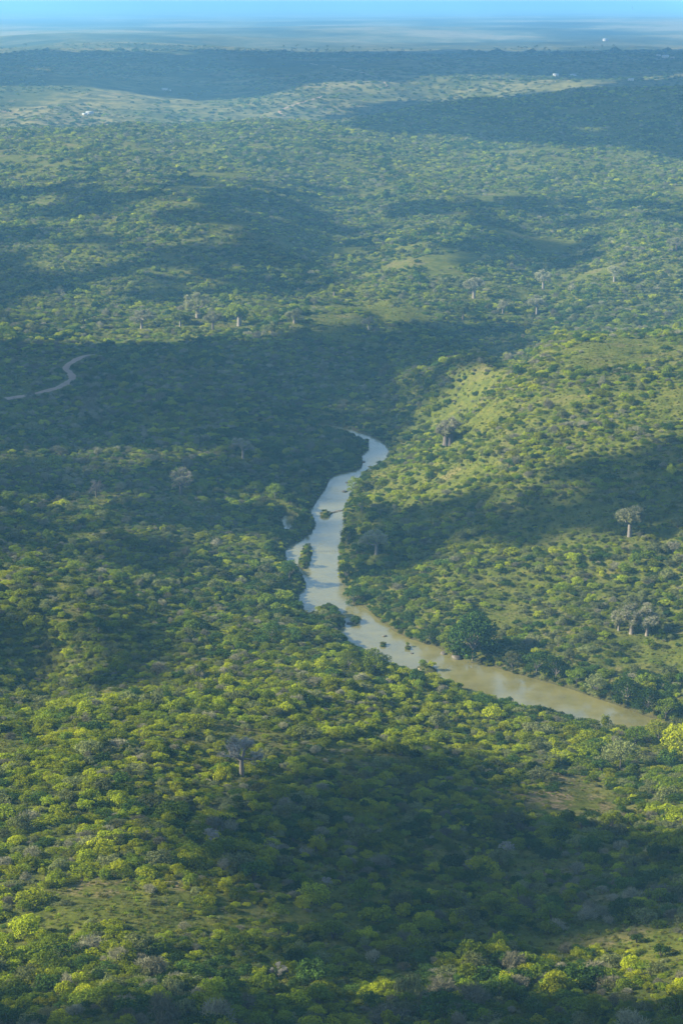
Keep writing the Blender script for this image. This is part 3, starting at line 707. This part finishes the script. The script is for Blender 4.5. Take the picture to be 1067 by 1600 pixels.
leafy_tree('riverside_tree', 'tallest riverside tree with pale forked trunk over the bend', 738, 1029, 78, 84, 'dark', 4200, .3, 'riverside tree', trunkh=.22, barkm='barkgrey', nb=26)
BANK = [(706,1018,44,44,'mid','rounded bright riverside tree hugging the left flank of the tallest one'),(672,1004,28,36,'dark','low dark riverside tree upstream of the tallest one'),
 (800,1046,34,34,'olive','brownish olive riverside tree just downstream of the tallest one'),(838,1052,42,46,'dark','broad dark riverside tree halfway along the lower right bank'),
 (868,1062,46,44,'dark','deep green riverside tree with a domed top on the lower right bank'),(900,1071,34,36,'mid','smaller riverside tree in the row on the lower right bank'),
 (930,1086,38,40,'olive','grey green riverside tree left of the last dark pair'),(978,1101,52,56,'dark','largest dark riverside tree at the end of the visible river'),
 (1012,1112,42,46,'dark','dark riverside tree right of the largest one near the river end'),(1040,1122,36,40,'mid','bright riverside tree where the river leaves the picture'),
 (540,905,30,30,'dark','dark riverside tree on the right bank below the narrow reach'),(552,945,34,34,'dark','dark riverside tree on the right bank corner where the river bends'),
 (545,850,34,30,'dark','tall dark tree at the water edge on the right bank beside the post row'),(565,800,32,34,'mid','mid green tree on the right bank at the stone weir'),(556,770,30,30,'lime','bright green tree on the right bank at the sunlit corner'),
 (430,778,28,34,'mid','round bright tree on the left bank above the marshy inlet'),(400,770,22,28,'mid','smaller round tree left of the bright one above the marshy inlet'),(452,905,34,36,'dark','dark tree on the left bank below the small island'),
 (425,1000,34,38,'dark','dark tree on the left bank near the lower headland'),(585,1052,42,54,'mid','large mid green tree on the near bank at the elbow of the river'),(545,1046,36,40,'mid','rounded tree on the near bank left of the elbow tree'),(1028,1160,40,46,'lime','bright yellow green tree on the near bank hiding the end of the river'),(992,1164,34,40,'mid','mid green tree on the near bank left of the bright one at the river end'),(1052,1150,34,38,'olive','grey olive tree squeezed beside the right edge above the river end'),(479,884,17,18,'dark','dark tree crowning the narrow river island')]
for i, (u, v, h, w_, mt, lb) in enumerate(BANK):
    leafy_tree('riverside_tree', lb, u, v, h, w_, mt, 2200, i*1.1, 'riverside tree', 'trees along the river banks', trunkh=.2, nb=18)
def lone(name, label, u, v, r, mt, k=1, hf=1., cat='bush', group=None, rz=1.):
    X, Y, z = at(u, v); o = link(name, NEAR[mt][k], loc=(X, Y, z-.1)); o.scale = (r, r, r*hf); o.rotation_euler = (0, 0, rz); return tag(o, label, cat, group)
lone('leafy_bush', 'lone dark bush casting a shadow on the grassy right hilltop', 842, 589, 6.2, 'dark', 1, .8)
lone('leafy_bush', 'big dark upright bush beside the sandy clearing', 886, 1287, 5.0, 'dark', 2, 1.1)
lone('leafy_bush', 'small round dark bush on the grass above the sandy clearing', 841, 1200, 2.6, 'dark', 1, 1.)
lone('leafy_bush', 'small dark bush on an islet in the river elbow', 556, 972, 3.6, 'dark', 0, 1.)
lone('leafy_bush', 'tiny bush on a mud islet left of the other tiny one', 598, 1010, 1.8, 'dark', 0, 1.)
lone('leafy_bush', 'tiny bush on a mud islet right of the other tiny one', 637, 1014, 2.1, 'mid', 0, .8)
lone('leafy_bush', 'small bush growing on the stone weir', 508, 808, 3.6, 'mid', 1, .7)
lone('leafy_bush', 'yellow brown bush at the water edge under the tallest tree', 762, 1040, 3.4, 'lime', 2, .9)
lone('candelabra_bush', 'upright candelabra succulent amid dark bushes on the near slope', 745, 1300, 3.0, 'blue', 0, 1.1, 'succulent')

PALE = [(455,372),(468,381),(479,372),(475,389),(520,396),(530,385),(528,403),(505,388),(320,390),(331,396),(345,388),(350,411),(370,419),(410,396),(425,392),(240,396),(300,406),(210,441),(225,432),(395,409),(540,378),(118,440),(95,452)]
for i, (u, v) in enumerate(PALE):
    lone('pale_tree', 'pale round tree catching light on the shaded left hillside across the valley', u, v+4, 5.2+1.6*math.sin(i*2.3), 'olive' if i % 3 else 'lime', i % 4, 1.15, 'tree', 'pale round trees on the left hillside', i*1.1)
for i, (u, v, hp, lb) in enumerate(((792,1338,22,'white leafless snag standing in the dark thicket of the near slope'),(512,1388,18,'small pale snag in the shaded hollow of the near slope'),(436,1528,24,'forked pale snag near the foot of the slope'),(330,1322,26,'pale many stemmed dead tree in the shade left of the hollow'))):
    baobab(lb, u, v, hp, .0, 'barkpale', i*1.3, .35, .9, cat='dead tree', group='dead snags on the near slope')
# ---- rocks, sand, weir and posts in the river
def rock_mesh(seed, flat=.5):
    v = ico_v.copy(); f = ico_f.copy(); cache = {}; V = [tuple(a) for a in v]; F2 = []
    def midp(a, b):
        k = (min(a, b), max(a, b))
        if k not in cache:
            mp_ = (np.array(V[a])+np.array(V[b]))/2; cache[k] = len(V); V.append(tuple(mp_/np.linalg.norm(mp_)))
        return cache[k]
    for a, b, c in f:
        x, y, z_ = midp(a, b), midp(b, c), midp(a, c); F2 += [(a, x, z_), (x, b, y), (z_, y, c), (x, y, z_)]
    V = np.array(V)*rng.uniform(.7, 1.2, (len(V), 1)); V[:, 2] *= flat
    return mesh_np('rock', V, tris=F2, mats=[M['rock']])
RK = [rock_mesh(i, f_) for i, f_ in enumerate((.4, .55, .35))]
def rock(u, v, r, label, group=None):
    X, Y = world(u, v, 0); o = link('river_rock', RK[random.randrange(3)], loc=(X, Y, .1)); o.scale = (r*1.3, r, r); o.rotation_euler = (0, 0, random.uniform(0, 6)); return tag(o, label, 'rock', group)
rock(693, 1021, 2.2, 'dark boulder at the water edge upstream of the tallest tree')
rock(713, 1028, 2.9, 'largest dark boulder jutting from the bank below the tallest tree')
rock(601, 994, 1.3, 'low dark rock in midstream above the two tiny islets')
rock(643, 1021, .9, 'small dark rock in the water below the right tiny islet')
rock(573, 688, 2.2, 'dark rock at the far end of the river')
rock(543, 754, 1.5, 'small dark rock in the upper reach'); rock(539, 768, 2., 'flat dark rock at the right side of the upper reach')
rock(505, 803, 1.6, 'weir stone left of the weir bush', 'stones of the weir')
for i in range(9):
    rock(512+i*2.7, 803.5-i*.8+random.uniform(-.6, .6), random.uniform(.7, 1.3), 'one of the small stones lined up across the river at the weir', 'stones of the weir')
for i, (u, v) in enumerate(((488,959),(494,963),(545,974),(548,975),(520,949),(578,729),(568,722))):
    rock(u, v, random.uniform(.8, 1.6), 'small wet rock lying at the left water edge', 'small rocks at the left water edge')
for i, (u, v, r) in enumerate(((962,1291,1.7),(971,1288,1.2),(982,1286,1.5),(992,1282,.9),(953,1294,.8),(928,1302,1.0),(975,1293,.8))):
    X, Y, z = at(u, v); o = link('field_stone', RK[i % 3].copy(), loc=(X, Y, z)); o.data.materials[0] = M['sand']; o.scale = (r*1.4, r, r); o.rotation_euler = (0, 0, i*1.7)
    tag(o, 'pale boulder at the lower edge of the sandy clearing', 'rock', 'pale boulders below the clearing')
X, Y = world(668, 1047, 0); sb = link('sand_bar', RK[1].copy(), loc=(X, Y, .1)); sb.data.materials[0] = M['sand']; sb.scale = (5.2, 3.2, 1.6); tag(sb, 'tan sand bar with flat rock at the near bank of the river elbow', 'sand bar')
postm = mesh_np('post', *tube([(0, 0, -1.2), (.03, 0, .5), (.0, .02, 1.5)], [.14, .12, .09], 6), mats=[M['barkdark']])
for i in range(9):
    u = 490+i*4.2; X, Y = world(u, 862+.3*math.sin(i*2), 0); o = link('wooden_post', postm, loc=(X, Y, 0)); o.scale = (1, 1, random.uniform(.5, 1.1))
    tag(o, 'one of the thin posts standing in a row across the river', 'post', 'row of posts across the river')

# ---- far settlement, palms on the ridge, birds
def house(u, v, w_, d_, h, roofm, label):
    X, Y, z = at(u, v); root = thing('house', label, 'house', (X, Y, z-.3), random.uniform(-.4, .4), 'far farm houses')
    a, b = w_/2, d_/2
    V = [(-a, -b, 0), (a, -b, 0), (a, b, 0), (-a, b, 0), (-a, -b, h), (a, -b, h), (a, b, h), (-a, b, h)]
    link('wall', mesh_np('wall', V, [(0, 1, 5, 4), (1, 2, 6, 5), (2, 3, 7, 6), (3, 0, 4, 7)], mats=[M['wall']]), root)
    a += .6; b += .6; V = [(-a, -b, h+.02), (a, -b, h+.02), (a, b, h+.02), (-a, b, h+.02), (-a, 0, h*1.6), (a, 0, h*1.6)]
    link('roof', mesh_np('roof', V, [(0, 1, 5, 4), (2, 3, 4, 5), (3, 2, 1, 0)], [(0, 4, 3), (1, 2, 5)], mats=[M[roofm]]), root)
    link('door', mesh_np('door', [(-.6, -d_/2-.02, 0), (.6, -d_/2-.02, 0), (.6, -d_/2-.02, 2.1), (-.6, -d_/2-.02, 2.1)], [(0, 1, 2, 3)], mats=[M['barkdark']]), root)
for u, v, w_, rm, lb in ((133,180,11,'tin','small white house on the far left lit slope, leftmost of three'),(141,179,16,'tin','widest white house on the far left lit slope'),(149,180,9,'thatch','small thatched house right of the white ones on the far left slope'),
   (258,141,14,'tin','pale house on the dark slope above the far lit hills'),(265,142,10,'thatch','small hut beside the pale house above the far lit hills'),(1039,90,20,'tin','white roofed house, brightest speck on the right end of the ridge'),
   (1028,88,14,'tin','pale house left of the brightest one on the ridge'),(1050,91,14,'thatch','brown roofed house right of the brightest one on the ridge'),(868,119,16,'tin','small house on the crest of the far sunlit hill'),
   (895,119,14,'tin','second small house on the crest of the far sunlit hill, farther right'),(945,64,30,'tin','faint pale building on the distant blue plain at right'),(985,126,14,'tin','small house at the right end of the far sunlit hill')):
    house(u, v, w_, w_*.7, w_*.28, rm, lb)
pv_ = [tube([(0, 0, -1), (.2, 0, 5), (.0, .1, 11)], [.35, .25, .2], 4)]
fr = []
for i in range(14):
    a = i*2.4; el = rng.uniform(-.2, .9); d = np.array([math.cos(a)*math.cos(el), math.sin(a)*math.cos(el), math.sin(el)]); s_ = np.array([-math.sin(a), math.cos(a), 0])*.45
    b0 = np.array([0, .1, 11.]); m1 = b0+d*2.2; e = m1+d*1.6+np.array([0, 0, -1.5]); k = len(fr)
    fr.append((np.array([b0-s_*.3, b0+s_*.3, m1+s_, m1-s_, m1-s_, m1+s_, e+s_*.2, e-s_*.2]), np.array([(0, 1, 2, 3), (4, 5, 6, 7)])))
V, Fq, FM = joinm([(a_, b_, 0) for a_, b_ in pv_]); palm_t = mesh_np('palm_trunk', V, Fq, mats=[M['barkgrey']])
V, Fq, FM = joinm([(a_, b_, 0) for a_, b_ in fr]); palm_c = mesh_np('palm_crown', V, Fq, mats=[M['dark']])
def crest(u, y0, y1):                             # the highest-looking ground between two distances
    t_ = (u-533.5)/F; ys = np.linspace(y0, y1, 160); zz = ground(t_*ys, ys); vv = pix(t_*ys, ys, zz)[1]; k = int(np.argmin(vv)); return t_*ys[k], ys[k], zz[k]
palm_spots = []
for i in range(90):
    u = rng.choice([rng.normal(190, 40), rng.normal(560, 60), rng.normal(290, 60), rng.uniform(0, 1067), rng.normal(850, 60), rng.normal(500, 30)])
    X, Y, z = crest(u, 6500, 8300); Y2 = Y-rng.uniform(0, 350); X2 = (u-533.5)/F*Y2; palm_spots.append((X2, Y2, float(ground(X2, Y2)), rng.uniform(1.5, 2.7)))
for k, (X, Y, z, s_) in enumerate(palm_spots):
    rt = thing('palm_tree', 'tall palm standing on the skyline of the distant blue ridge', 'palm tree', (X, Y, z), rng.uniform(0, 6), 'palms along the distant ridge', s_)
    link('trunk', palm_t, rt); link('crown', palm_c, rt)
for k in range(110):
    u = rng.choice([rng.normal(300, 60), rng.normal(560, 70), rng.uniform(0, 1067), rng.normal(450, 80), rng.normal(820, 80)])
    X, Y, z = crest(u, 6500, 8300); Y2 = Y-rng.uniform(0, 500); X2 = (u-533.5)/F*Y2
    o = link('round_tree', FARP['dark'][k % 2], loc=(X2, Y2, float(ground(X2, Y2))-1)); r = rng.uniform(9, 20); o.scale = (r*1.2, r, r*1.15); o.rotation_euler = (0, 0, rng.uniform(0, 6))
    tag(o, 'dark rounded tree on the skyline of the distant blue ridge', 'tree', 'round trees along the distant ridge')
bv = [(0, .28, 0), (.07, .05, .03), (0, -.30, 0), (-.07, .05, .03), (0, .05, -.07), (.75, -.02, .16), (.38, .10, .10), (.36, -.10, .09), (-.75, -.02, .16), (-.38, .10, .10), (-.36, -.10, .09), (.07, -.42, 0), (-.07, -.42, 0)]
bt = [(0, 1, 4), (1, 2, 4), (2, 3, 4), (3, 0, 4), (0, 3, 1), (3, 2, 1), (1, 7, 6), (6, 7, 5), (3, 9, 10), (9, 8, 10), (2, 11, 12)]
bme = mesh_np('bird', bv, tris=bt, mats=[M['bird']])
for u, v, Yb, rr, lb in ((987, 12, 700, (.3, 1.2, .4), 'small dark bird soaring against the pale horizon at upper right'), (757, 194, 900, (.2, .6, 1.), 'tiny dark bird gliding in front of the shaded far hill'), (181, 321, 1000, (.1, .4, 2.), 'tiny dark bird gliding in front of the left hills')):
    zb = CAMZ-Yb*math.tan(float(ang(v))); X = (u-533.5)/F*(Yb*math.cos(PITCH)+(CAMZ-zb)*math.sin(PITCH))
    o = link('bird', bme, loc=(X, Yb, zb)); o.rotation_euler = rr; tag(o, lb, 'bird')

# ------------------------------------------------------------------ bushes: the largest 300 of each kind as single objects, the rest as cover
for X, Y, cat in LAND:                            # nothing grows through a landmark tree or hides its trunk
    if cat in ('baobab', 'dead tree', 'umbrella tree', 'tree', 'riverside tree'):
        t_ = X/Y; dx = pts[:, 0]-t_*pts[:, 1]; dy = Y-pts[:, 1]
        pts = pts[~((np.abs(dx) < (4.5 if Y < 1200 else 6)) & (dy < (13 if Y < 1200 else 22)) & (dy > -3))]
inview = (pts[:, 5] > -12) & (pts[:, 5] < 1079) & (pts[:, 6] < 1610)
app = pts[:, 4]/pts[:, 1]*inview
def where(u, v):
    c = 'lower left' if u < 270 else 'left centre' if u < 533 else 'right centre' if u < 800 else 'lower right'
    if v > 1575: return 'along the bottom edge at '+c
    if v > 1510: return 'on the deep shaded foot of the slope at '+c
    if v > 1450: return ('on the grassy slope at ' if u < 400 else 'on the shaded slope at ' if u < 760 else 'on the sunlit slope at ')+c
    if v > 1390: return ('just below the grass opening at ' if u < 400 else 'in the shaded hollow at ' if u < 760 else 'well below the sandy clearing at ')+c
    if v > 1330: return ('above the grass opening at ' if u < 400 else 'in the upper shaded hollow at ' if u < 760 else 'below the sandy clearing at ')+c
    return ('on the left shoulder of the near slope at ' if u < 400 else 'in the dark thicket left of the clearing at ' if u < 760 else 'around the sandy clearing at ')+c
adj = {0: 'yellow green', 1: 'mid green', 2: 'dark green', 3: 'grey olive', 4: 'bare grey'}
single = np.zeros(len(pts), bool)
leafy = np.nonzero(pts[:, 3] < 4)[0]; grey = np.nonzero(pts[:, 3] == 4)[0]
single[leafy[np.argsort(-app[leafy])[:292]]] = True
single[grey[np.argsort(-app[grey])[:120]]] = True
for X, Y, z, sp, r, u, v in pts[single]:
    sp = int(sp); protos = NEAR[names5[sp]]; k = int(rng.integers(len(protos)))
    o = link('leafy_bush' if sp < 4 else 'bare_bush', protos[k], loc=(X, Y, z-.15)); hf = rng.uniform(.7, 1.2)+(.4 if rng.random() < .07 else 0)
    o.scale = (r*rng.uniform(.85, 1.15), r*rng.uniform(.85, 1.15), r*hf); o.rotation_euler = (rng.normal(0, .06), rng.normal(0, .06), rng.uniform(0, 6.28))
    big_ = ('tall ' if hf > 1.02 else 'flat ' if hf < .86 else '')+('wide' if r > 4.2 else 'broad' if r > 3.4 else 'narrow' if r < 2.6 else 'rounded')
    tag(o, '%s %s bush %s' % (big_, adj[sp], where(u, v)), 'bush', '%s bushes %s' % (adj[sp], where(u, v).split(' at ')[0]))
# a fringe of bushes rooted right at the water's edge
fr_ = []
for poly in [RIV]+ISL[:1]+ISL[6:7]+[POOL]:
    for a, b in zip(poly, np.roll(poly, -1, 0)):
        L = np.linalg.norm(b-a); k = int(L/1.4)+1; tt = rng.random(k)[:, None]; q_ = a+(b-a)*tt
        fr_.append(q_+rng.normal(0, 2.4, q_.shape))
fr_ = np.concatenate(fr_); s_ = shore(fr_[:, 0], fr_[:, 1]); ok = (s_ > .5) & (s_ < 5.5) & (np.abs(fr_[:, 0]/fr_[:, 1]) < .2)
fr_ = fr_[ok]; s_ = s_[ok]; zf = ground(fr_[:, 0], fr_[:, 1]); uf, vf = pix(fr_[:, 0], fr_[:, 1], zf)
right = uf > np.interp(vf, [690, 800, 900, 980, 1130], [595, 512, 505, 560, 1000])
szf = np.where(right | (vf > 985), rng.uniform(1.6, 3.4, len(s_)), rng.uniform(1.0, 2.0, len(s_)))
szf = np.minimum(szf, np.where(right, 1.9, 1.2)+s_*.6)
spf = rng.choice([0, 1, 2, 3], len(s_), p=[.16, .34, .36, .14])
rest = np.concatenate([pts[~single], np.column_stack([fr_, zf, spf, szf, uf, vf])])
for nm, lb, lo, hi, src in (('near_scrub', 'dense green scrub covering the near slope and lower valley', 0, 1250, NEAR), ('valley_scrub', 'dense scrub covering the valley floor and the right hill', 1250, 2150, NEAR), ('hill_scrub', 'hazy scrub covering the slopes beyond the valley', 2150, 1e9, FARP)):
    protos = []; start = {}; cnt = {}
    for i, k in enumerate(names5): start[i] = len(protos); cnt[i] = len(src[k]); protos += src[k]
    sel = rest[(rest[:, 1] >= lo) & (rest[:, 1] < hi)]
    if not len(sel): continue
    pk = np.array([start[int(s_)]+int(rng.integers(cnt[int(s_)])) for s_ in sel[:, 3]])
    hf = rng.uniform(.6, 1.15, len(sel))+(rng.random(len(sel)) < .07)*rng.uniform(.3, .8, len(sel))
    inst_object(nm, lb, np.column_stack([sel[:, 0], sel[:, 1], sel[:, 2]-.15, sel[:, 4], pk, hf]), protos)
# low growth between the bushes
X, Y = [np.concatenate(a_) for a_ in zip(cells(430, 900, 2.3), cells(900, 1500, 3.0), cells(1500, 2300, 4.4))]; z = ground(X, Y); u, v = pix(X, Y, z); s = shore(X, Y)
ok = (s > .4) & (hidden_by(X, Y) < 8) & (u > -40) & (u < 1110) & (v < 1640) & (rng.random(len(X)) < .25+.9*fbm(X/20, Y/20, 15, 3)-.8*blob(u, v, 900, 1260, 90, 16)-.8*blob(u, v, 965, 1287, 45, 10)) & (trackdist(X, Y) > 4)
X, Y, z, s = X[ok], Y[ok], z[ok], s[ok]
inst_object('low_growth', 'low grass tufts and seedlings between the bushes', np.column_stack([X, Y, z-.05, np.clip(np.exp(rng.normal(-.1, .35, len(X))), .4, 2.), rng.choice([0, 0, 1, 2], len(X)), rng.uniform(.7, 1.3, len(X))]), TUFT)
# scrub on the far hills: sparse rounded clumps
X, Y = cells(4150, 9600, 21, .19); z = ground(X, Y); u, v = pix(X, Y, z)
dn = fbm(X/500, Y/500, 19, 4)+.35*(fbm(X/90, Y/90, 23, 2)-.5)
ok = (hidden_by(X, Y) < 12) & (u > -60) & (u < 1130) & (rng.random(len(X)) < np.clip((dn-.42)*3.0, .05, .9))
X, Y, z = X[ok], Y[ok], z[ok]
protos = [FARP['dark'][0], FARP['mid'][0], FARP['olive'][1]]
inst_object('far_scrub', 'scattered scrub on the distant hills', np.column_stack([X, Y, z-.5, np.clip(6.5*np.exp(rng.normal(0, .3, len(X))), 3, 14), rng.choice([0, 1, 2], len(X), p=[.45, .3, .25]), rng.uniform(.5, .8, len(X))]), protos)
print('far clumps', len(X))
